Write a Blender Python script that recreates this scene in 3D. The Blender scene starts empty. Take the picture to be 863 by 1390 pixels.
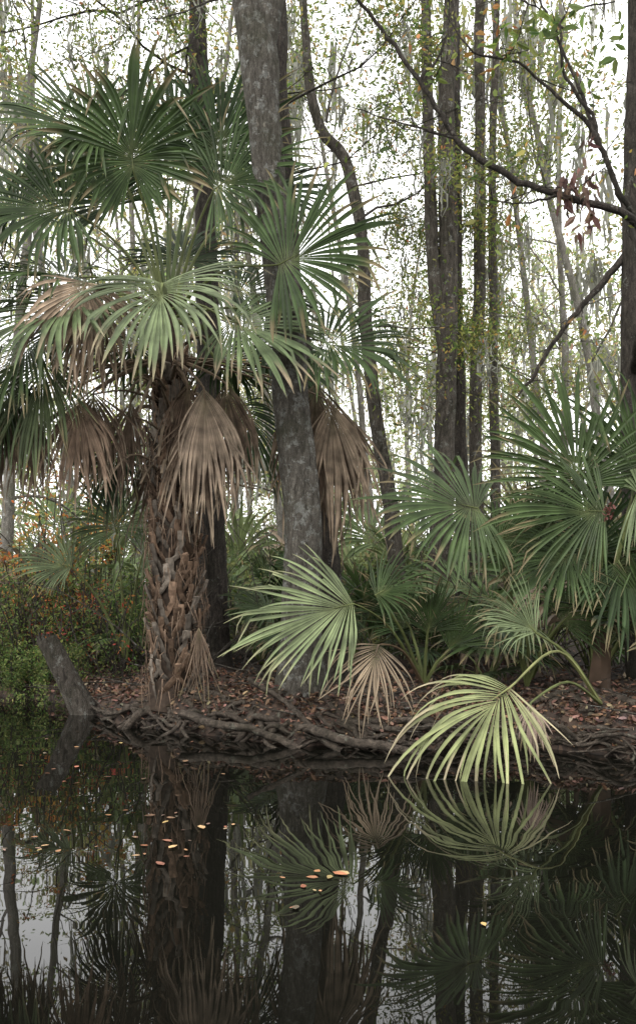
import bpy, math
import numpy as np
rng = np.random.default_rng(11)
sc = bpy.context.scene
UP = np.array([0, 0, 1.0])

def A(*v): return np.array(v, float)
def unit(v):
    v = np.asarray(v, float)
    return v / np.maximum(np.linalg.norm(v, axis=-1, keepdims=True), 1e-9)

class Builder:
    def __init__(s): s.v = []; s.f = []; s.c = []; s.n = 0
    def add(s, v, f, c):
        v = np.asarray(v, float).reshape(-1, 3); f = np.asarray(f, int).reshape(-1, 4)
        c = np.asarray(c, float)
        if c.ndim == 1: c = np.broadcast_to(c, (len(v), 3))
        s.v.append(v); s.f.append(f + s.n); s.c.append(c.reshape(-1, 3)); s.n += len(v)
    def build(s, name, mat, parent=None, smooth=False):
        v = np.concatenate(s.v); f = np.concatenate(s.f); c = np.clip(np.concatenate(s.c), 0.002, 1)
        me = bpy.data.meshes.new(name)
        me.from_pydata(v.tolist(), [], f.tolist())
        at = me.color_attributes.new("Col", 'FLOAT_COLOR', 'POINT')
        at.data.foreach_set("color", np.concatenate([c, np.ones((len(c), 1))], 1).ravel())
        if smooth: me.polygons.foreach_set("use_smooth", np.ones(len(f), bool))
        me.materials.append(mat); me.update()
        ob = bpy.data.objects.new(name, me); sc.collection.objects.link(ob)
        if parent: ob.parent = parent
        return ob

def empty(name):
    e = bpy.data.objects.new(name, None); sc.collection.objects.link(e); return e

# ------------------------------------------------------------ materials
def newmat(name):
    m = bpy.data.materials.new(name); m.use_nodes = True
    nt = m.node_tree; nt.nodes.clear()
    return m, nt, nt.nodes, nt.links

def foliage(name, rough=0.5, transl=0.3, nscale=7, spec=0.4):
    m, nt, N, L = newmat(name)
    out = N.new('ShaderNodeOutputMaterial'); att = N.new('ShaderNodeAttribute'); att.attribute_name = 'Col'
    tc = N.new('ShaderNodeTexCoord'); no = N.new('ShaderNodeTexNoise'); no.inputs['Scale'].default_value = nscale
    no.inputs['Detail'].default_value = 3
    L.new(tc.outputs['Object'], no.inputs['Vector'])
    mr = N.new('ShaderNodeMapRange'); mr.inputs[1].default_value = .3; mr.inputs[2].default_value = .7
    mr.inputs[3].default_value = .6; mr.inputs[4].default_value = 1.35
    L.new(no.outputs[0], mr.inputs[0])
    mx = N.new('ShaderNodeVectorMath'); mx.operation = 'SCALE'
    L.new(att.outputs['Color'], mx.inputs[0]); L.new(mr.outputs[0], mx.inputs['Scale'])
    p = N.new('ShaderNodeBsdfPrincipled'); p.inputs['Roughness'].default_value = rough
    p.inputs['Specular IOR Level'].default_value = spec
    L.new(mx.outputs[0], p.inputs['Base Color'])
    if transl > 0:
        t = N.new('ShaderNodeBsdfTranslucent'); L.new(mx.outputs[0], t.inputs['Color'])
        ms = N.new('ShaderNodeMixShader'); ms.inputs[0].default_value = transl
        L.new(p.outputs[0], ms.inputs[1]); L.new(t.outputs[0], ms.inputs[2]); L.new(ms.outputs[0], out.inputs[0])
    else: L.new(p.outputs[0], out.inputs[0])
    return m

def bark(name, dark, light, lichen, lich=0.5, sc_=(14, 14, 3), bump=0.6):
    m, nt, N, L = newmat(name)
    out = N.new('ShaderNodeOutputMaterial'); p = N.new('ShaderNodeBsdfPrincipled')
    p.inputs['Roughness'].default_value = .9; p.inputs['Specular IOR Level'].default_value = .2
    tc = N.new('ShaderNodeTexCoord'); mp = N.new('ShaderNodeMapping'); mp.inputs['Scale'].default_value = sc_
    L.new(tc.outputs['Object'], mp.inputs[0])
    n1 = N.new('ShaderNodeTexNoise'); n1.inputs['Scale'].default_value = 1.8; n1.inputs['Detail'].default_value = 10
    n1.inputs['Roughness'].default_value = .75; n1.inputs['Distortion'].default_value = .4
    L.new(mp.outputs[0], n1.inputs['Vector'])
    r1 = N.new('ShaderNodeValToRGB'); r1.color_ramp.elements[0].position = .38; r1.color_ramp.elements[1].position = .62
    r1.color_ramp.elements[0].color = (*dark, 1); r1.color_ramp.elements[1].color = (*light, 1)
    L.new(n1.outputs[0], r1.inputs[0])
    n2 = N.new('ShaderNodeTexNoise'); n2.inputs['Scale'].default_value = 11.; n2.inputs['Detail'].default_value = 12
    n2.inputs['Roughness'].default_value = .75
    L.new(tc.outputs['Object'], n2.inputs['Vector'])
    r2 = N.new('ShaderNodeValToRGB'); r2.color_ramp.elements[0].position = .64 - .2 * lich; r2.color_ramp.elements[1].position = .68 - .18 * lich
    r2.color_ramp.elements[0].color = (0, 0, 0, 1); r2.color_ramp.elements[1].color = (.85, .85, .85, 1)
    L.new(n2.outputs[0], r2.inputs[0])
    mx = N.new('ShaderNodeMix'); mx.data_type = 'RGBA'
    L.new(r2.outputs[0], mx.inputs[0]); L.new(r1.outputs[0], mx.inputs[6]); mx.inputs[7].default_value = (*lichen, 1)
    n3 = N.new('ShaderNodeTexNoise'); n3.inputs['Scale'].default_value = 3.; n3.inputs['Detail'].default_value = 6
    L.new(tc.outputs['Object'], n3.inputs['Vector'])
    r3 = N.new('ShaderNodeValToRGB'); r3.color_ramp.elements[0].position = .50; r3.color_ramp.elements[1].position = .70
    r3.color_ramp.elements[1].color = (.5, .5, .5, 1)
    L.new(n3.outputs[0], r3.inputs[0])
    mx2 = N.new('ShaderNodeMix'); mx2.data_type = 'RGBA'
    L.new(r3.outputs[0], mx2.inputs[0]); L.new(mx.outputs[2], mx2.inputs[6]); mx2.inputs[7].default_value = (dark[0] * .9, dark[1] * 1.05, dark[2] * .7, 1)
    mp2 = N.new('ShaderNodeMapping'); mp2.inputs['Scale'].default_value = (sc_[0] * 1.6, sc_[1] * 1.6, sc_[2] * 1.2); L.new(tc.outputs['Object'], mp2.inputs[0])
    vo = N.new('ShaderNodeTexVoronoi'); vo.feature = 'DISTANCE_TO_EDGE'; vo.inputs['Scale'].default_value = 1.5
    sc3 = N.new('ShaderNodeVectorMath'); sc3.operation = 'SCALE'; sc3.inputs['Scale'].default_value = 6
    L.new(n1.outputs['Color'], sc3.inputs[0]); ad2 = N.new('ShaderNodeVectorMath'); ad2.operation = 'ADD'
    L.new(mp2.outputs[0], ad2.inputs[0]); L.new(sc3.outputs[0], ad2.inputs[1]); L.new(ad2.outputs[0], vo.inputs['Vector'])
    mr = N.new('ShaderNodeMapRange'); mr.inputs[1].default_value = 0; mr.inputs[2].default_value = .16; mr.inputs[3].default_value = .38; mr.inputs[4].default_value = 1.1
    L.new(vo.outputs['Distance'], mr.inputs[0])
    fs = N.new('ShaderNodeVectorMath'); fs.operation = 'SCALE'; L.new(mx2.outputs[2], fs.inputs[0]); L.new(mr.outputs[0], fs.inputs['Scale'])
    L.new(fs.outputs[0], p.inputs['Base Color'])
    mm = N.new('ShaderNodeMath'); mm.operation = 'ADD'; L.new(n1.outputs[0], mm.inputs[0]); L.new(mr.outputs[0], mm.inputs[1])
    bp = N.new('ShaderNodeBump'); bp.inputs['Strength'].default_value = bump; bp.inputs['Distance'].default_value = .02
    L.new(mm.outputs[0], bp.inputs['Height']); L.new(bp.outputs[0], p.inputs['Normal'])
    L.new(p.outputs[0], out.inputs[0])
    return m

M_palm = foliage('palm_frond', .5, .16, 5, .25)
M_leaf = foliage('broad_leaf', .55, .5, 3, .3)
M_dead = foliage('dead_frond', .8, .10, 9, .15)
M_boot = foliage('palm_boot', .9, 0.0, 22, .1)
M_litter = foliage('fallen_leaf', .7, 0, 9, .25)
M_moss = foliage('spanish_moss', .95, .35, 3, .05)
B_gray = bark('gray_bark', (.07, .062, .05), (.20, .18, .15), (.31, .31, .28), .55, (16, 16, 4), .8)
B_dark = bark('dark_bark', (.035, .03, .025), (.125, .105, .088), (.25, .25, .22), .25, (16, 16, 4), .8)
B_mid = bark('brown_bark', (.055, .047, .038), (.19, .165, .135), (.33, .33, .29), .38, (16, 16, 4), .8)
B_far = bark('distant_bark_hazed', (.12, .11, .095), (.25, .23, .20), (.35, .35, .32), .4, (5, 5, 2), .2)  # pale colours stand in for distance haze; there is no volume
B_root = bark('wet_root_bark', (.028, .023, .017), (.14, .112, .088), (.18, .18, .14), .25, (10, 10, 10))

# ------------------------------------------------------------ geometry helpers
def smooth_path(P, step):
    P = np.asarray(P, float); K = len(P)
    if K < 3:
        n = max(2, int(np.linalg.norm(P[-1, :3] - P[0, :3]) / step)); t = np.linspace(0, 1, n + 1)[:, None]
        return P[0] * (1 - t) + P[-1] * t
    Q = np.vstack([2 * P[0] - P[1], P, 2 * P[-1] - P[-2]])
    out = []
    for i in range(K - 1):
        a, b, c, d = Q[i], Q[i + 1], Q[i + 2], Q[i + 3]
        n = max(1, int(np.linalg.norm(c[:3] - b[:3]) / step))
        t = (np.arange(n) / n)[:, None]
        out.append(.5 * ((2 * b) + (-a + c) * t + (2 * a - 5 * b + 4 * c - d) * t ** 2 + (-a + 3 * b - 3 * c + d) * t ** 3))
    out.append(P[-1:])
    return np.vstack(out)

def tube(b, P, R, ns=6, col=(.1, .1, .1), lump=0., cap=False, flat=1.0, ref=None):
    P = np.asarray(P, float); R = np.broadcast_to(np.asarray(R, float), (len(P),)).copy()
    if cap:
        P = np.vstack([P, P[-1:]]); R = np.append(R, 1e-4)
    T = unit(np.gradient(P, axis=0))
    if cap: T[-1] = T[-2]
    mean = unit(P[-1] - P[0])
    if ref is None: ref = A(0, 1, .05) if abs(mean[2]) > .6 else A(.05, .02, 1)
    U = unit(np.cross(T, ref)); V = np.cross(T, U)
    th = np.arange(ns) * 2 * math.pi / ns
    m = len(P)
    rr = R[:, None] * np.ones((1, ns))
    if lump > 0:
        zz = np.cumsum(np.r_[0, np.linalg.norm(np.diff(P, axis=0), axis=1)])[:, None]
        for k in range(5):
            rr = rr * (1 + lump * .5 * np.sin(th[None] * (k + 1) + rng.uniform(0, 6) + zz * rng.uniform(-2, 2) * (k + 1)) * np.sin(zz * rng.uniform(1, 6) + rng.uniform(0, 6)))
    v = P[:, None] + rr[..., None] * (np.cos(th)[None, :, None] * U[:, None] + flat * np.sin(th)[None, :, None] * V[:, None])
    i = np.arange(m - 1)[:, None] * ns; j = np.arange(ns)[None]; j2 = (j + 1) % ns
    f = np.stack([i + j, i + j2, i + ns + j2, i + ns + j], -1)
    c = np.asarray(col, float)
    if c.ndim == 2 and len(c) == m: c = np.repeat(c, ns, 0)
    b.add(v, f, c)

def leaves(b, pos, size, col, wr=.42, flat=0., down=.25):
    pos = np.asarray(pos, float).reshape(-1, 3); n = len(pos)
    if n == 0: return
    size = np.broadcast_to(size, (n,))[:, None] * rng.uniform(.6, 1.25, (n, 1))
    d = rng.normal(size=(n, 3)); d[:, 2] = d[:, 2] * (1 - flat) - down * (1 - flat); d = unit(d)
    q = rng.normal(size=(n, 3)) * (1 - flat * .93); q[:, 2] += flat * 1.0
    w = unit(np.cross(d, q)); nn = np.cross(w, d)
    W = size * wr
    fo = size * rng.uniform(0, .14, (n, 1)) * (1 - flat * .8)
    v = np.stack([pos, pos + d * size * .3 + w * W * .5 + nn * fo, pos + d * size * .68 + w * W * .38 + nn * fo, pos + d * size - nn * fo * .6,
                  pos + d * size * .68 - w * W * .38 + nn * fo, pos + d * size * .3 - w * W * .5 + nn * fo], 1)
    i = np.arange(n)[:, None] * 6
    f = np.concatenate([i + np.array([[0, 1, 2, 3]]), i + np.array([[0, 3, 4, 5]])], 0)
    c = np.asarray(col, float)
    if c.ndim == 1: c = np.broadcast_to(c, (n, 3))
    c = c * rng.uniform(.7, 1.3, (n, 1))
    b.add(v, f, np.repeat(c, 6, 0))

def palette(n, cols, w=None):
    cols = np.array(cols, float); k = rng.choice(len(cols), n, p=None if w is None else np.array(w) / sum(w))
    return cols[k] * rng.uniform(.85, 1.15, (n, 3))

def fan(b, hub, axis, normal, R, spread=230, n=46, droop=1.0, split=.5, col=(.05, .08, .035), tip=(.16, .13, .07),
        cup=None, messy=.09, tipamt=.5, costa=.22, closed=1.0, wilt=0.):
    if cup is None: cup = rng.uniform(.0, .4)
    hub = np.asarray(hub, float); X = unit(axis); Nn = np.asarray(normal, float); Nn = unit(Nn - X * (Nn @ X)); Y = np.cross(Nn, X)
    S = math.radians(spread)
    th = np.linspace(-S / 2, S / 2, n) + rng.normal(0, S / n * (.12 + messy), n)
    rel = np.abs(th) / (S / 2)
    Ls = R * (1 - .30 * rel ** 2) * (1 + rng.normal(0, .05 + messy * .6, n)); Ls = np.clip(Ls, .2 * R, 1.25 * R)
    o = hub + X * (costa * R * (1 - rel) ** 1.2)[:, None] - UP * (droop * .03 * R * (1 - rel))[:, None]
    d = unit(np.cos(th)[:, None] * X + np.sin(th)[:, None] * Y + cup * np.abs(np.sin(th))[:, None] * Nn)
    T = -np.sin(th)[:, None] * X + np.cos(th)[:, None] * Y
    ns = 11; s = np.linspace(0, 1, ns)
    dr = droop * (1 + rng.normal(0, .15 + messy, n)); lat = rng.normal(0, messy * 1.2, n)
    brk = rng.random(n) < .12 + messy * .6; bat = rng.uniform(.5, .9, n)
    P = []; D = []; p = o.copy()
    ds = 1 / (ns - 1)
    for k in range(ns):
        P.append(p.copy()); D.append(d.copy())
        g = (dr * ds * (0.35 + 2.2 * max(0, s[k] - split * .75)))[:, None]
        sharp = (brk & (np.abs(s[k] - bat) < ds * .6)).astype(float)[:, None] * 1.6
        d = unit(d - UP * (g + sharp) + T * (lat * ds * 3)[:, None] * (s[k] > split * .7))
        p = p + d * (Ls * ds)[:, None]
    P = np.stack(P, 1); D = np.stack(D, 1)
    dth = S / n
    sp = split * (1 + rng.normal(0, .10, n))[:, None]
    base = np.minimum(s[None], sp) * Ls[:, None] * dth * .5 * 1.04 * closed
    tail = np.clip((s[None] - sp) / (1 - sp), 0, 1)
    W = base * (1 - tail) ** .62 + .0012
    Wv = T[:, None] - D * np.sum(T[:, None] * D, -1, keepdims=True); Wv = unit(Wv)
    H = np.cross(D, Wv)
    h = (W * .6)[..., None] * H
    V = np.stack([P - Wv * W[..., None] + h * .5, P - h * .5, P + Wv * W[..., None] + h * .5], 2)
    i = (np.arange(n)[:, None] * ns + np.arange(ns - 1)[None])[..., None] * 3
    q = np.concatenate([i + np.array([0, 1, 4, 3]), i + np.array([1, 2, 5, 4])], -1).reshape(-1, 4)
    c = np.asarray(col, float)[None, None] * (1 + rng.normal(0, .18, (n, 1, 1))) * np.ones((n, ns, 1))
    if wilt > 0:   # one flank of the leaf is already dead
        wl = (np.clip((th / (S / 2) - (1 - 2 * wilt)) / .3, 0, 1))[:, None, None]
        c = c * (1 - wl) + A(*tip)[None, None] * wl
    ta = (rng.random((n, 1)) * 1.3 * tipamt); tt = np.clip((s[None] - (1 - ta * .55)) / .12, 0, 1)[..., None]
    c = c * (1 - tt) + np.asarray(tip)[None, None] * tt
    hubg = np.clip(1 - s / .18, 0, 1)[None, :, None] * .4
    c = c * (1 - hubg) + A(.17, .18, .08) * hubg * (1 if col[1] > col[0] else .6)
    c = np.repeat(c[:, :, None], 3, 2); c[:, :, 1] *= 1.25; c[:, :, 0] *= .75
    b.add(V, q, c.reshape(-1, 3))
    return X

def frond(b, start, hub, axis, normal, R, pr=.014, arch=.12, pcol=(.13, .15, .055), **kw):
    start = np.asarray(start, float); hub = np.asarray(hub, float); X = unit(axis)
    mid = (start + hub) / 2 + UP * arch * np.linalg.norm(hub - start) * (1 if hub[2] > start[2] - .5 else 1.3)
    P = smooth_path([start, mid, hub, hub + X * R * .2], .12)
    r = np.linspace(pr * 1.5, pr * .6, len(P)); r[-1] = .002
    tube(b, P, r, 5, pcol, flat=.7)
    fan(b, hub, axis, normal, R, **kw)

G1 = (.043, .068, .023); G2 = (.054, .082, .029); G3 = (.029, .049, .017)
PALE = (.135, .168, .085); PALEY = (.24, .265, .12); DEAD = (.215, .165, .118); DEAD2 = (.135, .098, .07)

# ------------------------------------------------------------ ground
sx = [-300, -60, -25, -15, -8, -6, -3.87, -2.73, -2.16, -1.58, -.9, -.38, .2, .63, .95, 1.25, 1.65, 2.1, 2.43, 4, 8, 20, 60, 300]
sy = [60, 24, 18, 16, 13.6, 12.7, 12.0, 11.0, 9.9, 9.15, 8.75, 8.3, 8.1, 7.85, 8.0, 8.3, 8.15, 7.8, 7.6, 7.3, 6.8, 7.5, 9, 12]
def shore(x): return np.interp(x, sx, sy) + .05 * np.sin(x * 7.3) + .04 * np.sin(x * 17.1 + 1) + .02 * np.sin(x * 41 + 2)
mounds = [(-1.37, 9.4, .13, .45), (-.14, 8.95, .10, .5), (2.5, 8.8, .12, .5), (.9, 9.2, .08, .5), (-1.2, 11.35, .1, .5), (1.5, 12, .15, .8)]
def gh(x, y):
    x = np.asarray(x, float); y = np.asarray(y, float)
    t = y - shore(x)
    land = .24 * (1 - np.exp(-np.maximum(t, 0) / .12)) + .15 * (1 - np.exp(-np.maximum(t, 0) / 2.5))
    h = np.where(t < 0, np.maximum(-.6, t * 1.5), land)
    n = .03 * np.sin(x * 3.1 + y * 1.7) + .025 * np.sin(x * 6.7 - y * 5.3 + 1) + .018 * np.sin(x * 13 + y * 11) + .012 * np.sin(x * 29 - y * 23)
    h = h + n * np.clip(t * 3, 0, 1)
    for mx_, my_, mh, ms_ in mounds:
        h = h + mh * np.exp(-((x - mx_) ** 2 + (y - my_) ** 2) / ms_ ** 2) * np.clip(t * 4, 0, 1)
    return h
gx = np.unique(np.concatenate([np.linspace(-400, -30, 20), np.linspace(-30, -6, 50), np.linspace(-6, 6, 240), np.linspace(6, 30, 50), np.linspace(30, 400, 20)]))
gy = np.unique(np.concatenate([np.linspace(-60, 5, 12), np.linspace(5, 14, 200), np.linspace(14, 40, 60), np.linspace(40, 600, 30)]))
X_, Y_ = np.meshgrid(gx, gy); Z_ = gh(X_, Y_)
b = Builder(); nx = len(gx); ny = len(gy)
i = (np.arange(ny - 1)[:, None] * nx + np.arange(nx - 1)[None])
b.add(np.stack([X_, Y_, Z_], -1), np.stack([i, i + 1, i + nx + 1, i + nx], -1), (.1, .07, .05))
m, nt, N, L = newmat('leaf_litter_soil')
out = N.new('ShaderNodeOutputMaterial'); p = N.new('ShaderNodeBsdfPrincipled'); p.inputs['Roughness'].default_value = .9
tc = N.new('ShaderNodeTexCoord')
vo = N.new('ShaderNodeTexVoronoi'); vo.inputs['Scale'].default_value = 22; L.new(tc.outputs['Object'], vo.inputs['Vector'])
no = N.new('ShaderNodeTexNoise'); no.inputs['Scale'].default_value = 5; no.inputs['Detail'].default_value = 10; L.new(tc.outputs['Object'], no.inputs['Vector'])
sv = N.new('ShaderNodeSeparateColor'); L.new(vo.outputs['Color'], sv.inputs[0])
r = N.new('ShaderNodeValToRGB'); e = r.color_ramp.elements
e[0].color = (.02, .014, .01, 1); e[1].color = (.11, .068, .044, 1); e.new(.5).color = (.055, .034, .022, 1)
L.new(sv.outputs[0], r.inputs[0])
mxn = N.new('ShaderNodeMix'); mxn.data_type = 'RGBA'; mxn.blend_type = 'MULTIPLY'; mxn.inputs[0].default_value = .8
L.new(r.outputs[0], mxn.inputs[6]); L.new(no.outputs[0], mxn.inputs[7]); L.new(mxn.outputs[2], p.inputs['Base Color'])
bp = N.new('ShaderNodeBump'); bp.inputs['Strength'].default_value = .8; bp.inputs['Distance'].default_value = .04
L.new(no.outputs[0], bp.inputs['Height']); L.new(bp.outputs[0], p.inputs['Normal']); L.new(p.outputs[0], out.inputs[0])
b.build('ground', m, smooth=True)

# ------------------------------------------------------------ water
b = Builder(); b.add([(-400, -100, 0), (400, -100, 0), (400, 90, 0), (-400, 90, 0)], [[0, 1, 2, 3]], (.01, .01, .01))
m, nt, N, L = newmat('dark_river_water')
out = N.new('ShaderNodeOutputMaterial'); p = N.new('ShaderNodeBsdfPrincipled')
p.inputs['Base Color'].default_value = (.004, .004, .003, 1); p.inputs['Roughness'].default_value = .01; p.inputs['IOR'].default_value = 1.33
tc = N.new('ShaderNodeTexCoord'); mp = N.new('ShaderNodeMapping'); mp.inputs['Scale'].default_value = (1, 1.6, 1)
L.new(tc.outputs['Object'], mp.inputs[0])
n1 = N.new('ShaderNodeTexNoise'); n1.inputs['Scale'].default_value = 1.3; n1.inputs['Detail'].default_value = 1.5; L.new(mp.outputs[0], n1.inputs['Vector'])
bp = N.new('ShaderNodeBump'); bp.inputs['Strength'].default_value = .17; bp.inputs['Distance'].default_value = .012
L.new(n1.outputs[0], bp.inputs['Height']); L.new(bp.outputs[0], p.inputs['Normal']); L.new(p.outputs[0], out.inputs[0])
b.build('water', m)

# ------------------------------------------------------------ main cabbage palm
palm = empty('cabbage_palm')
PX = [(-1.40, 9.4, .15, .25), (-1.37, 9.4, .45, .21), (-1.35, 9.36, .95, .19), (-1.37, 9.35, 2.0, .175), (-1.39, 9.35, 2.98, .135), (-1.41, 9.35, 3.7, .10), (-1.42, 9.35, 4.1, .05)]
P4 = smooth_path(PX, .06); b = Builder()
tube(b, P4[:, :3], P4[:, 3], 28, (.045, .033, .025), lump=.05)
b.build('trunk_core', M_boot, palm, True)
b = Builder()
zs = P4[:, 2]
def trunk_at(z): return A(np.interp(z, zs, P4[:, 0]), np.interp(z, zs, P4[:, 1])), np.interp(z, zs, P4[:, 3])
NB = 200
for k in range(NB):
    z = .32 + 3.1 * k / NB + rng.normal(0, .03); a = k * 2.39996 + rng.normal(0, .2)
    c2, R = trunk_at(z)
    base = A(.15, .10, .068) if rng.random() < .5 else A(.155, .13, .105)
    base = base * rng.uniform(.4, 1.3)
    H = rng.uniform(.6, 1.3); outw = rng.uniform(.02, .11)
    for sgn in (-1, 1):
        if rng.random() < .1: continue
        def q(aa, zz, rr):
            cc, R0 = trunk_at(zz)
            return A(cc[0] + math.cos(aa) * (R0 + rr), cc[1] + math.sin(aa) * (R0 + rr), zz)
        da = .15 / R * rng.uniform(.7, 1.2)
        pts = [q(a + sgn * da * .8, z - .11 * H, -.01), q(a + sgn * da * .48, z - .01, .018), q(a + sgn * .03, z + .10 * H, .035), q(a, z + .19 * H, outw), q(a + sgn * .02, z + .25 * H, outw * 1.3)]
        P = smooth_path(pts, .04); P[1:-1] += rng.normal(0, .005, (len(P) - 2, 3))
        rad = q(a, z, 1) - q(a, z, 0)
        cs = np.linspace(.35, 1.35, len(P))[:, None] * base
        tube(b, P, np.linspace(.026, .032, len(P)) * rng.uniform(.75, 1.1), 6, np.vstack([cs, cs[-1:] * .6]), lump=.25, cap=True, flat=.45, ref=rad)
for k in range(700):
    z = rng.uniform(.3, 3.6); a = rng.uniform(0, 6.28); c2, R = trunk_at(z)
    p0 = A(c2[0] + math.cos(a) * (R + .03), c2[1] + math.sin(a) * (R + .03), z)
    o = A(math.cos(a), math.sin(a), 0)
    L_ = rng.uniform(.06, .26)
    P = np.array([p0, p0 + o * L_ * .35 + UP * rng.uniform(-.02, .06), p0 + o * L_ * .4 + A(rng.normal(0, .03), 0, -L_ * .8)])
    tube(b, P, [.006, .005, .001], 4, A(.17, .12, .085) * rng.uniform(.4, 1.4))
b.build('leaf_base_boots', M_boot, palm)

b = Builder(); C = A(-1.42, 9.35, 3.95)
def F(hub, axis, nrm, R, **kw): frond(b, C + rng.normal(0, .05, 3), hub, axis, nrm, R, **kw)
F((-1.69, 9.0, 5.15), (-.05, -.1, 1), (.0, -1, .25), .84, spread=320, n=60, droop=1.0, col=G1, split=.62)
F((-2.02, 9.1, 5.50), (-.9, -.1, .35), (0, -.8, .6), .95, spread=230, n=52, droop=1.0, col=G2)
F((-2.27, 9.1, 4.80), (-1, -.15, .15), (.1, -.9, .5), 1.02, spread=250, n=56, droop=1.3, col=G1)
F((-.95, 9.05, 4.98), (.75, -.2, .45), (-.2, -1, .35), .84, spread=240, n=54, droop=1.3, col=G1)
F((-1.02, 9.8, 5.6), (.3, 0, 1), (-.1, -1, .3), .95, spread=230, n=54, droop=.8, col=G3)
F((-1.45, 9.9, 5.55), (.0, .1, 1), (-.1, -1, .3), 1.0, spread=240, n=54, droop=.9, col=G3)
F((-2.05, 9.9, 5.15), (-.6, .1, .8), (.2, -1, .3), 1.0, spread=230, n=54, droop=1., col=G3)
F((-2.30, 9.2, 4.22), (-1, -.2, .12), (.0, -.5, 1), 1.0, spread=230, n=54, droop=1.4, col=G2)
F((-1.38, 8.75, 4.02), (.05, -.75, -.55), (0, -.75, .7), 1.05, spread=235, n=62, droop=2.1, col=PALE, tip=(.26, .22, .14), split=.6, pr=.018)
F((-2.10, 8.85, 3.88), (-.85, -.4, -.25), (-.2, -.6, .8), 1.25, spread=210, n=60, droop=2.1, col=(.10, .132, .06), tip=(.26, .22, .14), split=.58)
F((-.78, 8.75, 3.68), (.8, -.35, -.2), (.1, -.8, .6), .92, spread=200, n=50, droop=1.6, col=(.11, .145, .068), tip=(.25, .2, .13), split=.55)
F((-.34, 8.55, 4.12), (.75, -.2, .35), (-.1, -1, .3), .9, spread=240, n=50, droop=1.1, col=G1, split=.58)
F((.05, 8.7, 3.48), (.9, -.2, .0), (.1, -.8, .6), .82, spread=210, n=46, droop=1.6, col=G1)
F((-2.62, 9.0, 3.55), (-.6, -.3, -.6), (-.5, -.6, .5), 1.15, spread=190, n=52, droop=2.2, col=G2)
F((-2.9, 9.2, 3.3), (-.3, -.2, -1), (-.5, -.8, .2), 1.0, spread=170, n=46, droop=1.8, col=G1)
F((-2.45, 8.9, 3.4), (-.2, -.3, -1), (-.2, -.8, .2), .95, spread=150, n=46, droop=1.6, col=(.08, .105, .045))
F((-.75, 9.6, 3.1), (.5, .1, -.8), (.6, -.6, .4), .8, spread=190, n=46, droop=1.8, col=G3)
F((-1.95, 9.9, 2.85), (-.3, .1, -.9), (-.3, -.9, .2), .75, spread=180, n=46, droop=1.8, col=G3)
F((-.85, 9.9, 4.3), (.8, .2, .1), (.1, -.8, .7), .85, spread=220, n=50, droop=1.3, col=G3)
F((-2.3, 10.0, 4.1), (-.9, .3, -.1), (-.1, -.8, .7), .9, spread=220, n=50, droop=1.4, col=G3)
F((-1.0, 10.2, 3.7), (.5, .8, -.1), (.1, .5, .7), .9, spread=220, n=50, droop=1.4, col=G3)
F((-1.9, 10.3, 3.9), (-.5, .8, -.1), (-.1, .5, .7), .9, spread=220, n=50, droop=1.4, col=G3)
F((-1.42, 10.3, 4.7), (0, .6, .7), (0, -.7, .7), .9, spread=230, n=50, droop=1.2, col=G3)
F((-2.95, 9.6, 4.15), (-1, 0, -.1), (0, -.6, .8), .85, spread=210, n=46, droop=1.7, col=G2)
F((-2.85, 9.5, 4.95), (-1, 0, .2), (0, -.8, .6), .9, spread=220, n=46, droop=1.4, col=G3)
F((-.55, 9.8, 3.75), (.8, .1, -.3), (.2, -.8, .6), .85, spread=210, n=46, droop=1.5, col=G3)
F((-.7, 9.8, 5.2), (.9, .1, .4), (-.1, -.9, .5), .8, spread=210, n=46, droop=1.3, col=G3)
for k in range(5):
    a = rng.uniform(-.25, .25); P = np.array([C, C + A(a * .5, -.05, .7), C + A(a, -.1 + rng.normal(0, .1), 1.3)])
    tube(b, smooth_path(P, .2), np.linspace(.02, .006, len(smooth_path(P, .2))), 5, (.1, .13, .05))
b.build('green_fronds', M_palm, palm)
b = Builder()
def FD(hub, R, ax=(0, -.1, -1), **kw):
    k = dict(spread=130, n=36, droop=2.2, split=.45, col=DEAD, tip=(.24, .19, .135), messy=.18, cup=.1, costa=.1, pcol=(.15, .11, .075), arch=.05, closed=1.3); k.update(kw)
    frond(b, C + A(0, 0, -.45), hub, ax, (0, -1, .1), R, **k)
FD((-2.02, 8.6, 3.98), .8, (-.15, -.35, -.7), spread=190, col=(.25, .19, .135), n=40)
FD((-1.9, 8.65, 3.75), .65, (-.2, -.3, -.9), col=(.23, .17, .12))
FD((-2.14, 8.85, 3.0), .76, (-.1, -.1, -1), spread=130, col=(.17, .12, .085))
FD((-2.05, 9.0, 3.1), .8, (.05, -.1, -1), spread=110, col=DEAD2)
FD((-2.62, 9.0, 2.9), .72, (.0, -.1, -1), spread=90, col=DEAD2)
FD((-1.02, 8.8, 3.1), 1.05, (.12, -.1, -1), spread=90, col=(.22, .17, .125), n=40)
FD((-1.10, 9.0, 2.95), .95, (-.05, -.1, -1), spread=100, col=DEAD2)
FD((-.85, 9.1, 3.2), 1.0, (.15, -.1, -1), spread=90, col=DEAD2)
FD((-1.2, 9.05, 3.2), .8, (.0, -.1, -1), spread=80, col=(.12, .085, .06))
FD((-.02, 9.3, 3.25), 1.2, (.0, -.1, -1), spread=105, col=DEAD2, n=44)
FD((.12, 9.2, 3.05), 1.1, (.1, -.1, -1), spread=100, col=DEAD, n=40)
FD((.2, 9.4, 2.9), 1.0, (.05, -.1, -1), spread=90, col=DEAD2)
FD((-2.95, 9.1, 3.0), .8, (-.1, -.1, -1), spread=80, col=DEAD2)
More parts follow.
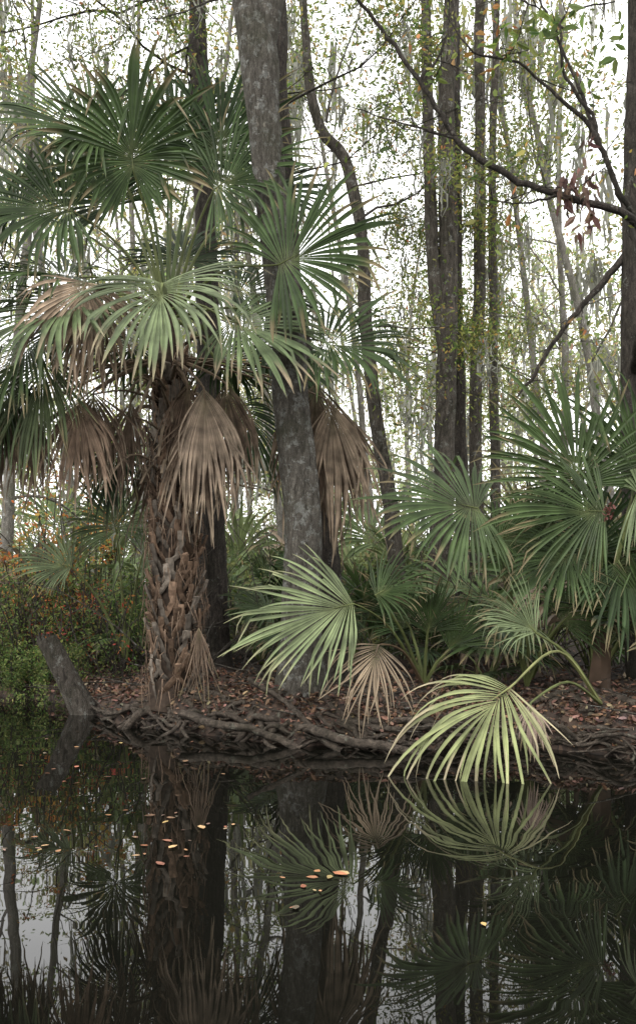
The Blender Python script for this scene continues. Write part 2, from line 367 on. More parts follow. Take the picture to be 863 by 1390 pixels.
FD((-2.8, 9.3, 3.1), .8, (.1, -.1, -1), spread=80, col=DEAD)
FD((-1.6, 9.7, 2.7), .8, (-.1, .1, -1), spread=80, col=DEAD2)
FD((-1.75, 9.2, 3.05), .75, (-.15, -.1, -1), spread=90, col=DEAD2)
fan(b, A(-1.10, 9.1, .95), (.05, -.2, -1), (0, -1, .1), .62, spread=60, n=22, droop=1.6, split=.3, col=DEAD2, messy=.25, costa=.05)
for k in range(34):
    a = rng.uniform(2.6, 6.8); z = rng.uniform(2.2, 3.6); o = A(math.cos(a), math.sin(a), 0)
    p0 = A(-1.39, 9.35, z) + o * .14; L_ = rng.uniform(.25, .8)
    P = smooth_path([p0, p0 + o * L_ * .5 + UP * .05, p0 + o * L_ + UP * rng.uniform(-.35, .15)], .1)
    tube(b, P, np.linspace(.022, .012, len(P)), 5, A(.17, .13, .09) * rng.uniform(.6, 1.2), flat=.6)
b.build('dead_fronds', M_dead, palm)

# ------------------------------------------------------------ tree growth
def walk(p, d, L, n, wob, trop):
    P = [p]; d = unit(d)
    for k in range(n):
        d = unit(d + rng.normal(0, wob, 3) + UP * trop); P.append(P[-1] + d * L / n)
    return np.array(P), d

def grow(bT, bL, bM, p, d, L, r, depth, S):
    n = int(np.clip(L / .3, 4, 9)) ; P, _ = walk(p, d, L, n, S.get('wob', .22), S.get('trop', .02) if depth > 0 else -.04)
    tube(bT, P, np.linspace(r, r * .35, len(P)), 6 if r > .03 else (4 if r > .008 else 3), S.get('bcol', (.1, .1, .1)))
    if bM is not None and rng.random() < S.get('moss', 0):
        k = rng.integers(1, len(P)); moss(bM, P[k], S.get('mossL', .8), S.get('mossW', .02), rng.integers(3, 8))
    if depth == 0:
        m = S['nleaf']
        if rng.random() < S.get('bare', .1): return
        idx = rng.integers(1, len(P), m)
        pos = P[idx] + rng.normal(0, S.get('lj', .09), (m, 3))
        leaves(bL, pos, S['ls'], palette(m, S['cols'], S.get('w')))
        return
    K = S['kids'][depth - 1]
    for k in range(K):
        t = rng.uniform(.2, 1); j = min(int(t * n), n - 1)
        q = P[j] + (P[j + 1] - P[j]) * (t * n - j) if j < n else P[-1]
        dd = unit(P[j + 1] - P[j]); per = unit(np.cross(dd, rng.normal(size=3)))
        grow(bT, bL, bM, q, unit(dd + per * rng.uniform(.5, 1.2)), L * rng.uniform(.35, .62) * (1.1 - .3 * t), max(r * (1 - .5 * t) * .5, .003), depth - 1, S)

def moss(b, p, L, w, n):
    for k in range(n):
        m = 6; q = p + rng.normal(0, .05, 3) * A(1, 1, .3)
        ll = L * rng.uniform(.3, 1.1)
        P = np.array([q + A(0, 0, -ll * j / (m - 1)) for j in range(m)]); P[1:, :2] += rng.normal(0, .03, (m - 1, 2))
        ww = w * np.array([.5, 1, 1.1, .8, .6, .1]) * rng.uniform(.5, 1.2); a = rng.uniform(0, 3.14); o = A(math.cos(a), math.sin(a), 0)
        v = np.stack([P - o * ww[:, None], P + o * ww[:, None]], 1).reshape(-1, 3)
        i = np.arange(m - 1)[:, None] * 2
        b.add(v, i + np.array([[0, 1, 3, 2]]), A(.33, .33, .28) * rng.uniform(.7, 1.1))

YG = [(.17, .21, .05), (.26, .28, .08), (.10, .145, .04), (.38, .30, .09), (.40, .19, .07)]
def trunk_tree(name, pts, mat, sides=20, lump=.06, extra=(), step=.1, limbs=None, S=None, flare=True):
    root = empty(name); b = Builder()
    P = smooth_path(pts, step); Q = P.copy()
    if flare:
        z0 = Q[0, 2]; Q[:, 3] *= 1 + .45 * np.exp(-(Q[:, 2] - z0) / .2)
    Q[:, :3] += np.cumsum(rng.normal(0, .004, (len(Q), 3)) * A(1, 1, 0), 0)
    tube(b, Q[:, :3], Q[:, 3], sides, (.1, .1, .1), lump=lump)
    for e_ in extra:
        E = smooth_path(e_, step); tube(b, E[:, :3], E[:, 3], max(8, sides - 6), (.1, .1, .1), lump=lump)
    b.build('trunk', mat, root, True)
    if limbs:
        bT, bL, bM = Builder(), Builder(), Builder()
        for (p, d, L_, r_) in limbs: grow(bT, bL, bM, np.asarray(p, float), np.asarray(d, float), L_, r_, 2, S)
        bT.build('limbs', mat, root, True); bL.build('leaves', M_leaf, root)
        if bM.v: bM.build('spanish_moss', M_moss, root)
    return root

S_near = dict(kids=(6, 6), nleaf=24, ls=.055, lj=.13, cols=YG, w=(4, 3, 4, 1, .3), moss=.06, mossL=.5, mossW=.012, wob=.2)
trunk_tree('gray_bark_tree', [(-.14, 8.95, .2, .225), (-.15, 8.95, .95, .185), (-.17, 8.95, 1.97, .168), (-.255, 8.95, 2.91, .163), (-.32, 8.95, 3.65, .155), (-.44, 8.95, 4.65, .148), (-.54, 8.95, 5.66, .155), (-.60, 8.95, 6.2, .175), (-.72, 8.95, 6.75, .135), (-.95, 9, 7.5, .11), (-1.2, 9.1, 9, .07), (-1.3, 9.1, 10.5, .03)],
    B_gray, 32, .05, extra=[[(-.52, 8.97, 5.4, .09), (-.55, 8.97, 5.95, .11), (-.45, 8.95, 6.5, .12), (-.36, 9, 7.1, .10), (-.2, 9, 8.5, .07), (0, 9, 10, .02)]],
    limbs=[((-.95, 9, 7.5), (-1, .2, -.1), 2.4, .02), ((-1, 9, 7.8), (-1, -.2, -.4), 2.4, .018), ((-.3, 9, 7.3), (1, -.2, -.3), 2.0, .018), ((-1.1, 9, 8.4), (-.6, .6, .1), 2.2, .018), ((-.75, 9.1, 6.8), (-.9, .5, .1), 2.0, .014), ((-.35, 9, 6.9), (.9, .5, .1), 1.7, .014)], S=S_near)
trunk_tree('brown_bark_tree', [(.16, 10, .2, .17), (.10, 10, 1.3, .145), (-.045, 10, 2.8, .135), (-.27, 10, 4.3, .12), (-.36, 10, 5.8, .11), (-.42, 10, 7.3, .09), (-.3, 10, 9.5, .04)], B_dark, 18,
    limbs=[((-.38, 10, 6.2), (.9, .3, .5), 1.8, .016), ((-.4, 10, 7), (-.5, .6, .5), 2.0, .016), ((-.35, 10, 5.5), (1, .2, .3), 1.3, .012)], S=S_near)
trunk_tree('dark_bark_tree', [(-1.18, 11.35, .2, .19), (-1.24, 11.35, 2.15, .155), (-1.3, 11.35, 4.7, .13), (-1.39, 11.35, 7.25, .11), (-1.45, 11.35, 9.5, .07), (-1.4, 11.35, 11, .03)], B_dark, 18,
    limbs=[((-1.35, 11.35, 6.2), (-1, .1, .5), 3.0, .02), ((-1.4, 11.35, 7.2), (-1, -.2, .1), 3.0, .02), ((-1.4, 11.35, 7.6), (-.8, .3, .0), 2.8, .018), ((-1.4, 11.35, 7), (.8, .3, .4), 2.2, .018), ((-1.4, 11.35, 8.2), (-1, -.4, -.3), 3, .02), ((-1.4, 11.35, 6.7), (-1, .6, .3), 3.4, .018), ((-1.4, 11.35, 7.8), (-.3, .6, .1), 2, .018)], S=S_near)
trunk_tree('leaning_tree', [(1.07, 12, .25, .12), (.89, 12, 2.2, .095), (.69, 12, 3.46, .085), (.58, 12, 4.54, .08), (.49, 12, 5.8, .075), (.31, 12, 6.6, .07), (0.02, 12, 6.97, .065), (-.14, 12, 7.8, .055), (-.2, 12, 9.3, .03)], B_mid, 14,
    limbs=[((.49, 12, 5.8), (.7, .2, .6), 2.0, .018), ((.1, 12, 7), (.3, .3, 1), 2.0, .018), ((.6, 12, 4.5), (.8, -.3, .1), 1.3, .012), ((.4, 12, 6.2), (.9, .2, .5), 1.8, .014)], S=S_near)
S_vine = dict(kids=(5, 5), nleaf=16, ls=.058, lj=.13, cols=YG, w=(5, 4, 2, .7, .15), moss=.05, mossL=.6, mossW=.012, wob=.25)
def vine_limbs(x, y, z0, z1, n, L_=1.0):
    o = []
    for k in range(n):
        a = rng.uniform(0, 6.28); o.append(((x, y, rng.uniform(z0, z1)), (math.cos(a), math.sin(a) * .7, rng.uniform(-.2, .6)), L_ * rng.uniform(.6, 1.4), .008))
    return o
trunk_tree('forked_tree', [(1.52, 12, .25, .17), (1.52, 12, 2.2, .135), (1.56, 12, 4.0, .12), (1.57, 12, 5.8, .115), (1.53, 12, 7.1, .10), (1.59, 12, 8.6, .09), (1.6, 12, 11, .04)], B_mid, 20,
    extra=[[(1.54, 12, 4.2, .08), (1.40, 12, 5.3, .08), (1.34, 12, 7.1, .07), (1.30, 12, 9, .05)]], limbs=vine_limbs(1.5, 12, 3.4, 6.2, 6) + vine_limbs(1.5, 12, 6.2, 8.5, 4), S=S_vine)
trunk_tree('slender_tree', [(1.89, 12.7, .2, .11), (1.86, 12.7, 3.2, .09), (1.81, 12.7, 6.05, .08), (1.8, 12.7, 8.9, .065), (1.8, 12.7, 11, .03)], B_dark, 14, limbs=vine_limbs(1.82, 12.7, 3.2, 6.5, 6) + vine_limbs(1.82, 12.7, 6.5, 9, 3), S=S_vine)
trunk_tree('slender_tree', [(2.19, 13.3, .2, .11), (2.17, 13.3, 3.3, .09), (2.24, 13.3, 5.8, .08), (2.21, 13.3, 9.3, .065), (2.2, 13.3, 12, .03)], B_mid, 14, limbs=vine_limbs(2.2, 13.3, 3.2, 9.5, 9, 1.2), S=S_vine)
trunk_tree('slender_tree', [(2.45, 13.6, .2, .08), (2.40, 13.6, 4, .065), (2.38, 13.6, 7, .055), (2.45, 13.6, 11, .03)], B_mid, 10, limbs=vine_limbs(2.4, 13.6, 3.2, 9, 8, 1.3), S=S_vine)

root = trunk_tree('overhanging_branch_tree', [(3.28, 10, .2, .13), (3.2, 10, 2, .10), (3.2, 10, 3.9, .095), (3.23, 10, 6.5, .085), (3.3, 10, 9, .06), (3.4, 10, 11, .03)], B_dark, 16)
bT, bL, bM = Builder(), Builder(), Builder()
br = [
 [(3.2, 10, 3.5, .05), (2.78, 8.3, 3.9, .040), (2.38, 7.35, 4.05, .032), (1.81, 7.35, 4.24, .027), (1.42, 7.35, 4.39, .025), (1.04, 7.35, 4.66, .022), (.76, 7.35, 5.1, .018), (.43, 7.35, 5.54, .014), (.2, 7.3, 5.8, .010), (-.1, 7.3, 6.0, .004)],
 [(2.5, 7.6, 4.0, .025), (2.36, 7.4, 4.12, .022), (2.22, 7.35, 4.33, .021), (2.06, 7.3, 4.66, .019), (1.97, 7.3, 4.79, .017), (1.72, 7.3, 5.0, .013), (1.48, 7.3, 5.2, .010), (1.15, 7.3, 5.29, .008), (.93, 7.3, 5.6, .004)],
 [(2.06, 7.3, 4.66, .016), (2.03, 7.3, 4.82, .014), (1.83, 7.3, 5.1, .012), (1.80, 7.3, 5.4, .010), (1.84, 7.3, 5.58, .008), (2.2, 7.3, 5.66, .005)],
 [(1.83, 7.3, 5.45, .009), (1.62, 7.3, 5.62, .006), (1.3, 7.3, 5.72, .003)],
 [(3.2, 10, 4.8, .04), (3.0, 10, 4.55, .034), (2.69, 10, 4.19, .028), (2.47, 10, 3.93, .024), (2.2, 10, 3.5, .018), (2.02, 10, 3.25, .008)],
 [(1.04, 7.35, 4.66, .012), (.8, 7.4, 4.75, .009), (.55, 7.4, 4.82, .006), (.2, 7.4, 4.95, .003)],
 [(1.81, 7.35, 4.24, .012), (1.5, 7.2, 4.12, .007), (1.2, 7.2, 4.15, .003)],
 [(.76, 7.35, 5.1, .012), (.95, 7.4, 5.4, .008), (1.0, 7.4, 5.8, .004)],
 [(2.7, 8.1, 3.9, .03), (2.5, 8.2, 4.6, .022), (2.2, 8.2, 5.4, .015), (1.9, 8.2, 6.1, .01), (1.6, 8.2, 6.8, .005)],
]
S_b = dict(kids=(4, 5), nleaf=3, ls=.075, lj=.05, cols=YG, w=(4, 3, 3, 1, 1), moss=.06, mossL=.3, mossW=.006, wob=.25, bare=.4)
for e_ in br:
    E = smooth_path(e_, .07); E[1:-1, :3] += rng.normal(0, .006, (len(E) - 2, 3)); tube(bT, E[:, :3], E[:, 3], 8, (.1, .1, .1), lump=.08)
    for k in range(5):
        j = rng.integers(len(E) // 3, len(E)); d = rng.normal(size=3) * A(1, .6, 1); grow(bT, bL, bM, E[j, :3], d, rng.uniform(.3, .8), .006, 1, S_b)
bT.build('branches', B_dark, root, True)
def clump(c, n, s, ls, cols, down=.3):
    leaves(bL, A(*c) + rng.normal(0, 1, (n, 3)) * A(*s), ls, palette(n, cols), wr=.35, down=down)
clump((1.98, 7.3, 4.18), 50, (.06, .05, .13), .12, [(.20, .12, .09), (.14, .085, .065), (.24, .16, .12)], 2.5)
clump((1.83, 7.3, 4.25), 24, (.03, .05, .07), .11, [(.2, .12, .09), (.14, .085, .065)], 2.5)
clump((2.02, 7.3, 4.62), 10, (.03, .04, .05), .1, [(.13, .08, .06)], 1.5)
clump((1.65, 7.2, 5.42), 40, (.22, .2, .10), .12, [(.16, .22, .06), (.24, .28, .08), (.11, .16, .045)])
clump((1.25, 7.4, 5.45), 26, (.2, .2, .10), .11, [(.16, .22, .06), (.24, .28, .08), (.35, .19, .06)])
clump((2.1, 7.3, 5.2), 26, (.2, .2, .16), .11, [(.16, .22, .06), (.11, .16, .045)])
bL.build('leaves', M_leaf, root)

# ------------------------------------------------------------ mid and far forest
MIDC = [(.28, .32, .11), (.37, .38, .15), (.20, .24, .09), (.45, .35, .14), (.45, .26, .11)]  # leaf greens lightened to paint in backlit haze
S_mid = dict(kids=(4, 5, 9), nleaf=17, ls=.095, lj=.26, cols=MIDC, w=(5, 4, 3, .9, .3), moss=.16, mossL=1.1, mossW=.03, wob=.18, trop=.03)
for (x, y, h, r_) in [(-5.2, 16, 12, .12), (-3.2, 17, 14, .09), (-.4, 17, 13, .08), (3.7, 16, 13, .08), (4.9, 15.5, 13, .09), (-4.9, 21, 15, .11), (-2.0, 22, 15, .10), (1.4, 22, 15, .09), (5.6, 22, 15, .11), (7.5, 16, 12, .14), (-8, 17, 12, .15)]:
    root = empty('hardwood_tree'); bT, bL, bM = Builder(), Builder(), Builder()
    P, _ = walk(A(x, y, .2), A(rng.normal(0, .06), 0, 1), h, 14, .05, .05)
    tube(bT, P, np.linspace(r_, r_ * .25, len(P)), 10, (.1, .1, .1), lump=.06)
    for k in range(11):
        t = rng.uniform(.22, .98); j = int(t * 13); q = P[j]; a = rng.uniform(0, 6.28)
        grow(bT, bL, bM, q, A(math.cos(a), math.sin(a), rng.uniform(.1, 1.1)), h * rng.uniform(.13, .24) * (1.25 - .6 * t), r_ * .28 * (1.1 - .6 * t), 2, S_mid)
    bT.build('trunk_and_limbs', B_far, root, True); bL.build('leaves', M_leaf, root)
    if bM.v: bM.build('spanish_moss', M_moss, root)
bT, bL, bM = Builder(), Builder(), Builder()
FARC = [(.42, .46, .23), (.5, .52, .3), (.35, .4, .21), (.54, .47, .28), (.5, .39, .24)]  # haze painted into the leaf colours, palest on the farthest trees
S_far = dict(kids=(3, 4), nleaf=20, ls=.18, lj=.55, cols=FARC, w=(4, 4, 3, 1.2, .5), moss=.2, mossL=1.5, mossW=.045, wob=.18, trop=.03)
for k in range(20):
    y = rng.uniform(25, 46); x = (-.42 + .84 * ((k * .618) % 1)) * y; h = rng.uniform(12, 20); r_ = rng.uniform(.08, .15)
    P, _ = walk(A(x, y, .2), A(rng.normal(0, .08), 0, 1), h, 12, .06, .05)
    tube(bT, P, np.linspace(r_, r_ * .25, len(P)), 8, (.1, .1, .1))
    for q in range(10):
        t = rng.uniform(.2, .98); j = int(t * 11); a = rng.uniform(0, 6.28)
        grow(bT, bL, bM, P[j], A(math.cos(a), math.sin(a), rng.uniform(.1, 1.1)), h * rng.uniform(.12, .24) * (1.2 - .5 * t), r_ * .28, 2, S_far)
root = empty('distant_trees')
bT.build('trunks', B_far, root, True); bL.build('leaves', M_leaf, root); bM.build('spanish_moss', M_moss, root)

# ------------------------------------------------------------ shrubs and thicket
def shrub(bT, bL, x, y, w, h, n, ls, cols, wts=None, stems=6):
    z0 = float(gh(x, y)); K = max(6, n // 24)
    ce = np.stack([rng.normal(x, w * .45, K), rng.normal(y, w * .45, K), z0 + h * rng.uniform(.05, 1, K) ** .9], 1)
    k = rng.integers(0, K, n); pos = ce[k] + rng.normal(0, 1, (n, 3)) * w * .13
    pos[:, 2] = np.maximum(pos[:, 2], np.maximum(gh(pos[:, 0], pos[:, 1]), 0) + .02)
    leaves(bL, pos, ls, palette(n, cols, wts) * (rng.uniform(.65, 1.2, K)[k])[:, None])
    for s_ in range(min(stems, K)):
        c = ce[s_]; a = A(x + rng.normal(0, w * .15), y + rng.normal(0, w * .15), z0 - .05)
        tube(bT, smooth_path([a, (a + c) / 2 + rng.normal(0, .08, 3), c], .25), .008, 3, (.1, .09, .07))
GS = [(.11, .17, .045), (.17, .22, .065), (.075, .115, .034), (.25, .27, .095)]
bT, bL = Builder(), Builder()
for k in range(85):
    x = rng.uniform(-7, -1.7); y = shore(x) + rng.uniform(.1, 2.5)
    if x > -2.4: y += .8
    shrub(bT, bL, x, y, rng.uniform(.35, .7), rng.uniform(.35, 1.6), 270, .048, GS)
for k in range(70):
    x = rng.uniform(-6, -2.7); y = shore(x) + rng.uniform(-.05, .3)
    shrub(bT, bL, x, y, rng.uniform(.2, .38), rng.uniform(.2, .5), 230, .042, GS, stems=3)
for k in range(18):
    x = rng.uniform(-4.5, -2.2); y = shore(x) + rng.uniform(.3, 2); shrub(bT, bL, x, y, .4, rng.uniform(.6, 1.4), 60, .05, [(.4, .08, .06), (.4, .16, .06)])
for k in range(16):
    x = rng.uniform(-4.3, -2.2); y = rng.uniform(12.3, 14.); shrub(bT, bL, x, y, .45, rng.uniform(1.6, 3.0), 190, .065, [(.5, .19, .06), (.55, .32, .09), (.3, .32, .1)])
root = empty('bank_shrubs'); bT.build('stems', B_dark, root); bL.build('leaves', M_leaf, root)
bT, bL = Builder(), Builder()
TH = [(.16, .2, .065), (.22, .25, .09), (.10, .14, .05), (.28, .25, .11)]
for k in range(125):
    y = rng.uniform(12.8, 24); x = (-.42 + .84 * ((k * .618) % 1)) * y
    shrub(bT, bL, x, y, rng.uniform(.6, 1.3), rng.uniform(.8, 1.0 + (y - 10) * .15), 230, .085, TH, (3, 2, 3, 1))
TF = [(.33, .37, .18), (.4, .43, .22), (.25, .29, .14), (.43, .38, .22)]  # far thicket: greens paled to imitate atmospheric haze
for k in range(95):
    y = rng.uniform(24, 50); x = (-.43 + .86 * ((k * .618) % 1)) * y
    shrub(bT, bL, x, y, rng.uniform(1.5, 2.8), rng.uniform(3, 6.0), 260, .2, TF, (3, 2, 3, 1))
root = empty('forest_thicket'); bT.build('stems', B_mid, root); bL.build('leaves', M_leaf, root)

bT = Builder()
for k in range(330):
    y = rng.uniform(9.8, 17); x = rng.uniform(-.36, .36) * y
    if y < shore(x) + .6: continue
    P, _ = walk(A(x, y, float(gh(x, y))), A(rng.normal(0, .6), rng.normal(0, .4), 1), rng.uniform(.8, 3), 8, .25, -.03)
    tube(bT, P, np.linspace(rng.uniform(.006, .014), .003, len(P)), 4, (.1, .1, .1))
bT.build('understory_twigs', B_mid)

# ------------------------------------------------------------ palmettos
def palmetto(name, fr, base=None, mat=None, extra=None):
    b = Builder()
    for f_ in fr:
        st, hub, ax, nm, R, kw = f_; frond(b, st, hub, ax, nm, R, **kw)
    if extra: extra(b)
    return b.build(name, M_palm)
rb = A(2.52, 8.9, .45)
def stemfib(b):
    P = smooth_path([(2.55, 8.9, .3), (2.54, 8.85, .7), (2.53, 8.8, 1.0)], .05)
    tube(b, P, np.linspace(.11, .05, len(P)), 10, (.09, .06, .04), lump=.2)
    for k in range(26):
        p = A(2.50, 8.45, 1.97) + rng.normal(0, .03, 3); leaves(b, [p], .05, A(.13, .05, .04))
palmetto('saw_palmetto', [
 (rb, (2.38, 8.8, 2.22), (-.45, .1, 1), (-.1, -1, .2), .98, dict(spread=230, n=54, droop=.7, col=G2, cup=.2)),
 (rb, (2.85, 8.8, 2.30), (.2, .1, 1), (-.2, -1, .2), .95, dict(spread=220, n=50, droop=.8, col=G1, cup=.2)),
 (rb, (2.50, 8.6, 1.98), (-1, -.2, .05), (0, -1, .35), .85, dict(spread=180, n=50, droop=1.0, col=G2)),
 (rb, (2.72, 8.4, 2.12), (.3, -.4, .3), (-.3, -.6, .7), .85, dict(spread=230, n=46, droop=1.8, col=PALE, tip=(.3, .25, .15))),
 (rb, (2.25, 8.7, 1.62), (-.7, -.3, -.25), (-.1, -.8, .5), .7, dict(spread=190, n=46, droop=1.3, col=G1)),
 (rb, (2.62, 8.6, 1.55), (.3, -.3, -.7), (0, -1, .3), .8, dict(spread=180, n=46, droop=1.3, col=G3)),
 (rb, (2.85, 8.6, 1.1), (.3, -.2, .9), (0, -1, .3), .75, dict(spread=150, n=44, droop=.5, col=G2)),
 (rb, (2.55, 9.2, 1.6), (-.1, .2, 1), (0, -1, .3), .9, dict(spread=200, n=44, droop=.6, col=G3)),
], extra=stemfib)
pb = A(1.95, 9.2, .4)
palmetto('saw_palmetto', [
 (pb, (1.42, 8.75, 2.02), (-.75, -.3, .15), (-.1, -.8, .6), .88, dict(spread=250, n=60, droop=1.2, col=G2, split=.6, cup=.1)),
 (pb, (1.60, 8.9, 1.75), (.7, -.2, .2), (0, -1, .4), .6, dict(spread=200, n=44, droop=1.4, col=G2)),
 (pb, (1.85, 8.6, .98), (-.6, -.5, .15), (0, -.6, .8), .6, dict(spread=150, n=40, droop=1.4, col=PALE)),
 (pb, (2.0, 9.3, 1.6), (.2, 0, 1), (0, -1, .2), .8, dict(spread=190, n=44, droop=.7, col=G1)),
 (pb, (2.2, 8.9, 1.0), (.6, -.3, .6), (0, -1, .4), .6, dict(spread=170, n=44, droop=1.0, col=G2)),
])
cb = A(.98, 9.1, .4)
palmetto('saw_palmetto', [
 (cb, (.30, 8.25, 1.18), (-.92, -.15, -.2), (.05, -.85, .5), .92, dict(spread=165, n=44, droop=.65, col=(.165, .20, .10), split=.47, tip=(.25, .25, .14), closed=.95, cup=.1, messy=.1)),
 (cb, (.50, 8.6, 1.25), (.5, -.2, .3), (0, -.8, .6), .5, dict(spread=170, n=36, droop=1.2, col=G1)),
 (cb, (1.0, 9.0, .9), (.2, -.2, 1), (0, -1, .2), .5, dict(spread=130, n=40, droop=.5, col=G1)),
 (cb, (.85, 9.1, .95), (-.6, -.2, .8), (0, -1, .2), .55, dict(spread=120, n=40, droop=.6, col=G3)),
 (cb, (1.2, 9.0, .75), (.6, -.2, .8), (0, -1, .2), .5, dict(spread=130, n=40, droop=.5, col=G2)),
 (cb, (.50, 8.15, .84), (-.25, -.3, -.7), (0, -1, .3), .58, dict(spread=150, n=30, droop=1.4, col=(.22, .17, .115), tip=(.28, .22, .15), messy=.14, closed=.8, split=.35, pcol=(.14, .1, .06))),
])
fb = A(2.35, 8.2, .35)
palmetto('saw_palmetto', [
 (fb, (1.36, 7.0, .60), (-.74, -.35, -.42), (-.3, -.75, .55), .88, dict(spread=185, n=42, droop=2.1, col=PALEY, tip=(.36, .31, .20), split=.42, tipamt=.7, arch=.22, pcol=(.24, .25, .1), messy=.12, closed=.9, cup=.05, wilt=.1)),
 (fb, (1.53, 7.1, .48), (.0, -.3, -1), (0, -1, .2), .34, dict(spread=90, n=20, droop=1.5, col=(.33, .25, .2), messy=.1)),
 (fb, (1.75, 7.9, .95), (-.5, -.2, .5), (0, -1, .5), .5, dict(spread=120, n=30, droop=1.0, col=PALE, closed=.7)),
])
def rand_palmetto(b, x, y, s=1., nl=8, cols=(G1, G2, G3), n=30):
    z0 = float(gh(x, y)); st = A(x, y, z0)
    for k in range(nl):
        a = rng.uniform(0, 6.28); el = rng.uniform(.35, 1.3)
        d = A(math.cos(a) * math.cos(el), math.sin(a) * math.cos(el), math.sin(el)); Lp = s * rng.uniform(.55, 1.25)
        ax = unit(d + A(0, 0, -.35) + rng.normal(0, .15, 3)); nm = UP + rng.normal(0, .35, 3) - d * .2 + A(0, -.35, 0)
        dead = rng.random() < .12
        frond(b, st, st + d * Lp, ax, nm, s * rng.uniform(.45, .68), spread=rng.uniform(170, 260), n=n, droop=rng.uniform(.6, 1.5) + dead * .8, col=(np.array(cols[rng.integers(len(cols))]) * rng.uniform(.8, 1.4)) if not dead else np.array(DEAD), pr=.01)
for (x, y, s) in [(-1.8, 12.8, .9), (-.7, 12.2, .8), (-.5, 13.4, 1.1), (.4, 11.2, .9), (.7, 12.9, 1.1), (1.25, 10.8, .55), (1.75, 10.2, .5), (2.3, 10.6, 1.2), (2.8, 10.2, 1.4), (3.3, 9.6, 1.3), (3.2, 11.5, 1.6), (2.8, 12.4, 1.3), (3.9, 10.6, 1.6), (4.2, 9.0, 1.3), (1.1, 14.0, 1.3), (-3.8, 14.6, 1.1)]:
    b = Builder(); rand_palmetto(b, x, y, s, 9); b.build('saw_palmetto', M_palm)
b = Builder()
for k in range(24):
    y = rng.uniform(14, 24); x = rng.uniform(-.3, .4) * y; rand_palmetto(b, x, y, rng.uniform(1.2, 1.8), 6, ((.10, .135, .055), (.14, .17, .075)), 22)
b.build('palmetto_thicket', M_palm)
b = Builder(); lb = A(-2.2, 11.3, .5)
frond(b, lb, (-2.25, 11.0, 1.95), (-.2, -.2, .9), (0, -1, .3), .65, spread=220, droop=1.2, col=(.11, .145, .07))
frond(b, lb, (-2.75, 11.0, 1.55), (-1, -.2, .2), (0, -.8, .6), .6, spread=170, droop=1.2, col=PALE)
frond(b, lb, (-1.95, 11.0, 1.7), (.6, -.2, .4), (0, -.8, .6), .6, spread=200, droop=1.2, col=(.11, .145, .07))
b.build('saw_palmetto', M_palm)

# ------------------------------------------------------------ leaning stump
b = Builder()
P = smooth_path([(-2.36, 10.3, -.1, .17), (-2.50, 10.3, .15, .135), (-2.68, 10.3, .48, .115), (-2.84, 10.3, .78, .10)], .03)
tube(b, P[:, :3], P[:, 3], 20, (.1, .1, .1), lump=.12, cap=True)
for k in range(9):
    a = k * .7; o = A(math.cos(a), math.sin(a), 0) * .07; p0 = P[-1, :3] + o - A(0, 0, .05)
    tube(b, np.array([p0, p0 + A(-.03, 0, .06 + rng.uniform(0, .08))]), [.025, .003], 4, (.1, .1, .1))
b.build('leaning_stump', B_mid, None, True)

# ------------------------------------------------------------ roots along the bank
b = Builder()
def root_run(P, r0, r1, sides=8):
    E = smooth_path(P, .05); n = len(E); E[:, :3] += np.cumsum(rng.normal(0, .006, (n, 3)), 0)
    tube(b, E[:, :3], np.linspace(r0, r1, n), sides, (.1, .1, .1), lump=.2)
for k in range(150):
    x = rng.uniform(-2.0, 3.6); L_ = rng.uniform(.3, 1.2); sg = rng.choice([-1, 1]); P = []
    for j in range(6):
        xx = x + sg * L_ * j / 5; yy = shore(xx) + (.16 - .2 * (j / 5)) + rng.normal(0, .05)
        P.append((xx, yy, max(-.04, .17 - .17 * j / 5 + rng.normal(0, .045))))
    root_run(P, rng.uniform(.010, .035), .006)
for (cx, cy, R0) in [(-.14, 8.95, .25), (-1.37, 9.4, .2), (2.5, 8.8, .15)]:
    for k in range(10):
        a = rng.uniform(3.3, 6.1); P = []
        Lr = rng.uniform(.5, 1.2)
        for j in range(7):
            a2 = a + rng.normal(0, .12); rr = R0 * .8 + Lr * j / 6; xx = cx + math.cos(a2) * rr * 1.3; yy = cy + math.sin(a2) * rr
            t = yy - shore(xx)
            P.append((xx, yy, float(gh(xx, yy)) + .005 if t > .02 else max(-.08, .12 + t * .6)))
        root_run(P, rng.uniform(.022, .045), .01)
root_run([(-.6, 8.6, .52), (-.3, 8.45, .38), (0, 8.15, .15), (.2, 7.9, .02)], .022, .03)
root_run([(-.35, 8.5, .15), (.1, 8.0, .12), (.5, 7.78, .08), (.8, 7.75, .02)], .045, .03)
root_run([(-1.2, 8.75, .2), (-.9, 8.5, .15), (-.45, 8.2, .1), (-.2, 8.1, -.02)], .04, .03)
b.build('exposed_tree_roots', B_root, None, True)

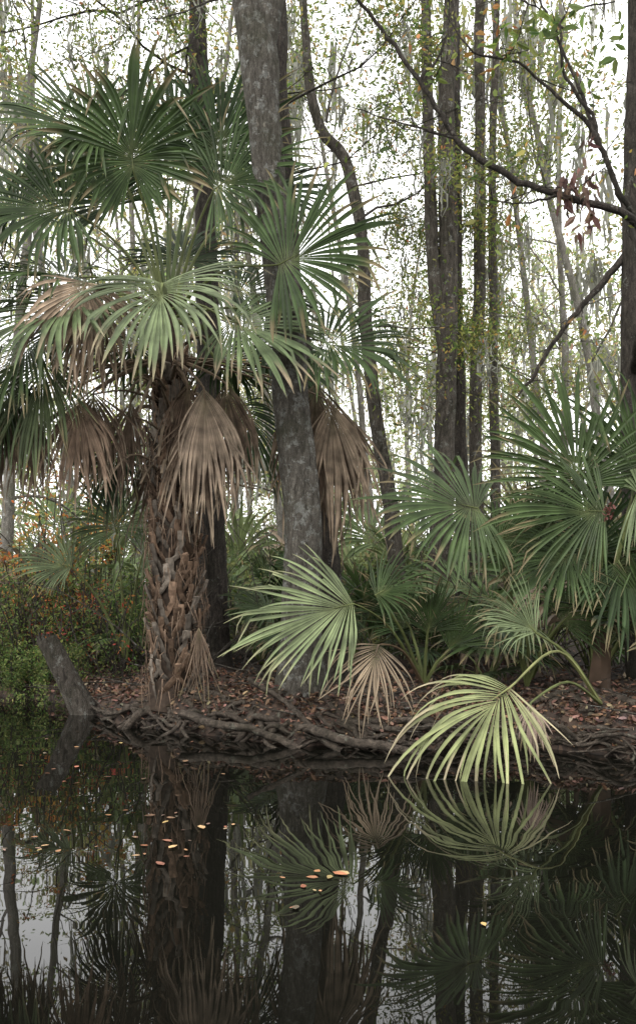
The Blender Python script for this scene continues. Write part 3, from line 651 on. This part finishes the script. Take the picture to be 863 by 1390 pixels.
# ------------------------------------------------------------ litter, sticks, floating leaves
b = Builder(); n = 20000
x = rng.uniform(-5, 5, n); t = rng.exponential(1.3, n) + .02; y = shore(x) + t; ok = y < 15; x, y = x[ok], y[ok]
pos = np.stack([x, y, gh(x, y) + rng.uniform(0, .035, len(x))], 1)
leaves(b, pos, .06, palette(len(x), [(.17, .095, .06), (.105, .06, .04), (.23, .14, .095), (.06, .04, .028), (.28, .2, .14)], (3, 3, 2, 4, 1)), wr=.5, flat=.6, down=0)
b.build('leaf_litter', M_litter)
b = Builder()
for k in range(150):
    x = rng.uniform(-3, 3.5); y = shore(x) + rng.exponential(.8); z = float(gh(x, y)) + .02; a = rng.uniform(0, 6.28); L_ = rng.uniform(.15, .8)
    d = A(math.cos(a), math.sin(a) * .5, rng.uniform(-.1, .25)); P = np.array([A(x, y, z), A(x, y, z) + d * L_ * .5 + rng.normal(0, .02, 3), A(x, y, z) + d * L_])
    tube(b, P, [.009, .007, .003], 4, (.1, .1, .1))
b.build('fallen_twigs', B_mid)
b = Builder(); pp = []
for (cx, cy, s1, s2, n) in [(-.85, 5.6, .08, .05, 6), (-.78, 4.96, .10, .12, 9), (-.57, 5.4, .10, .04, 5), (-1.36, 4.9, .13, .06, 7), (-1.2, 5.5, .3, .25, 8), (0.0, 4.45, .07, .04, 6), (.03, 4.25, .05, .02, 3), (-.09, 3.99, .02, .01, 2), (.63, 3.83, .02, .01, 1), (-1.9, 6.6, .5, .5, 12), (-2.3, 8, .8, .6, 22)]:
    for k in range(n): pp.append((cx + rng.normal(0, s1), cy + rng.normal(0, s2), .005 + rng.uniform(0, .003)))
pp = np.array(pp)
leaves(b, pp, rng.choice([.03, .045, .06, .075], len(pp)), palette(len(pp), [(.34, .15, .075), (.37, .23, .12), (.22, .11, .06), (.28, .2, .13), (.14, .09, .06)]), wr=.5, flat=.97, down=0)
b.build('floating_leaves', M_litter)

# ------------------------------------------------------------ light, sky, camera
w = bpy.data.worlds.new("World"); sc.world = w; w.use_nodes = True; N = w.node_tree.nodes; L = w.node_tree.links; N.clear()
out = N.new('ShaderNodeOutputWorld'); bg = N.new('ShaderNodeBackground'); sky = N.new('ShaderNodeTexSky'); sky.sky_type = 'NISHITA'
sky.sun_disc = False; sky.sun_elevation = math.radians(50); sky.sun_rotation = math.radians(200); sky.dust_density = 6; sky.air_density = 1.5
hs = N.new('ShaderNodeHueSaturation'); hs.inputs['Saturation'].default_value = .08; L.new(sky.outputs[0], hs.inputs['Color'])
mx = N.new('ShaderNodeMix'); mx.data_type = 'RGBA'; mx.inputs[0].default_value = .8; mx.inputs[7].default_value = (18, 18, 18, 1)
L.new(hs.outputs[0], mx.inputs[6]); L.new(mx.outputs[2], bg.inputs[0]); bg.inputs[1].default_value = .15; L.new(bg.outputs[0], out.inputs[0])
sd = bpy.data.lights.new('sun', 'SUN'); sd.energy = 1.3; sd.angle = math.radians(20); sd.color = (1, .97, .92)
so = bpy.data.objects.new('sun', sd); sc.collection.objects.link(so); so.rotation_euler = (math.radians(40), 0, math.radians(-20))
cd = bpy.data.cameras.new('camera'); co = bpy.data.objects.new('camera', cd); sc.collection.objects.link(co); sc.camera = co
co.location = (0, 0, 1.3); co.rotation_euler = (math.radians(90), 0, 0)
cd.sensor_fit = 'VERTICAL'; cd.sensor_height = 36; cd.lens = 34.6; cd.shift_y = .0755; cd.clip_end = 1500
sc.view_settings.view_transform = 'Standard'; sc.view_settings.look = 'None'; sc.view_settings.exposure = 0
print('faces', sum(len(o.data.polygons) for o in sc.objects if o.type == 'MESH'))
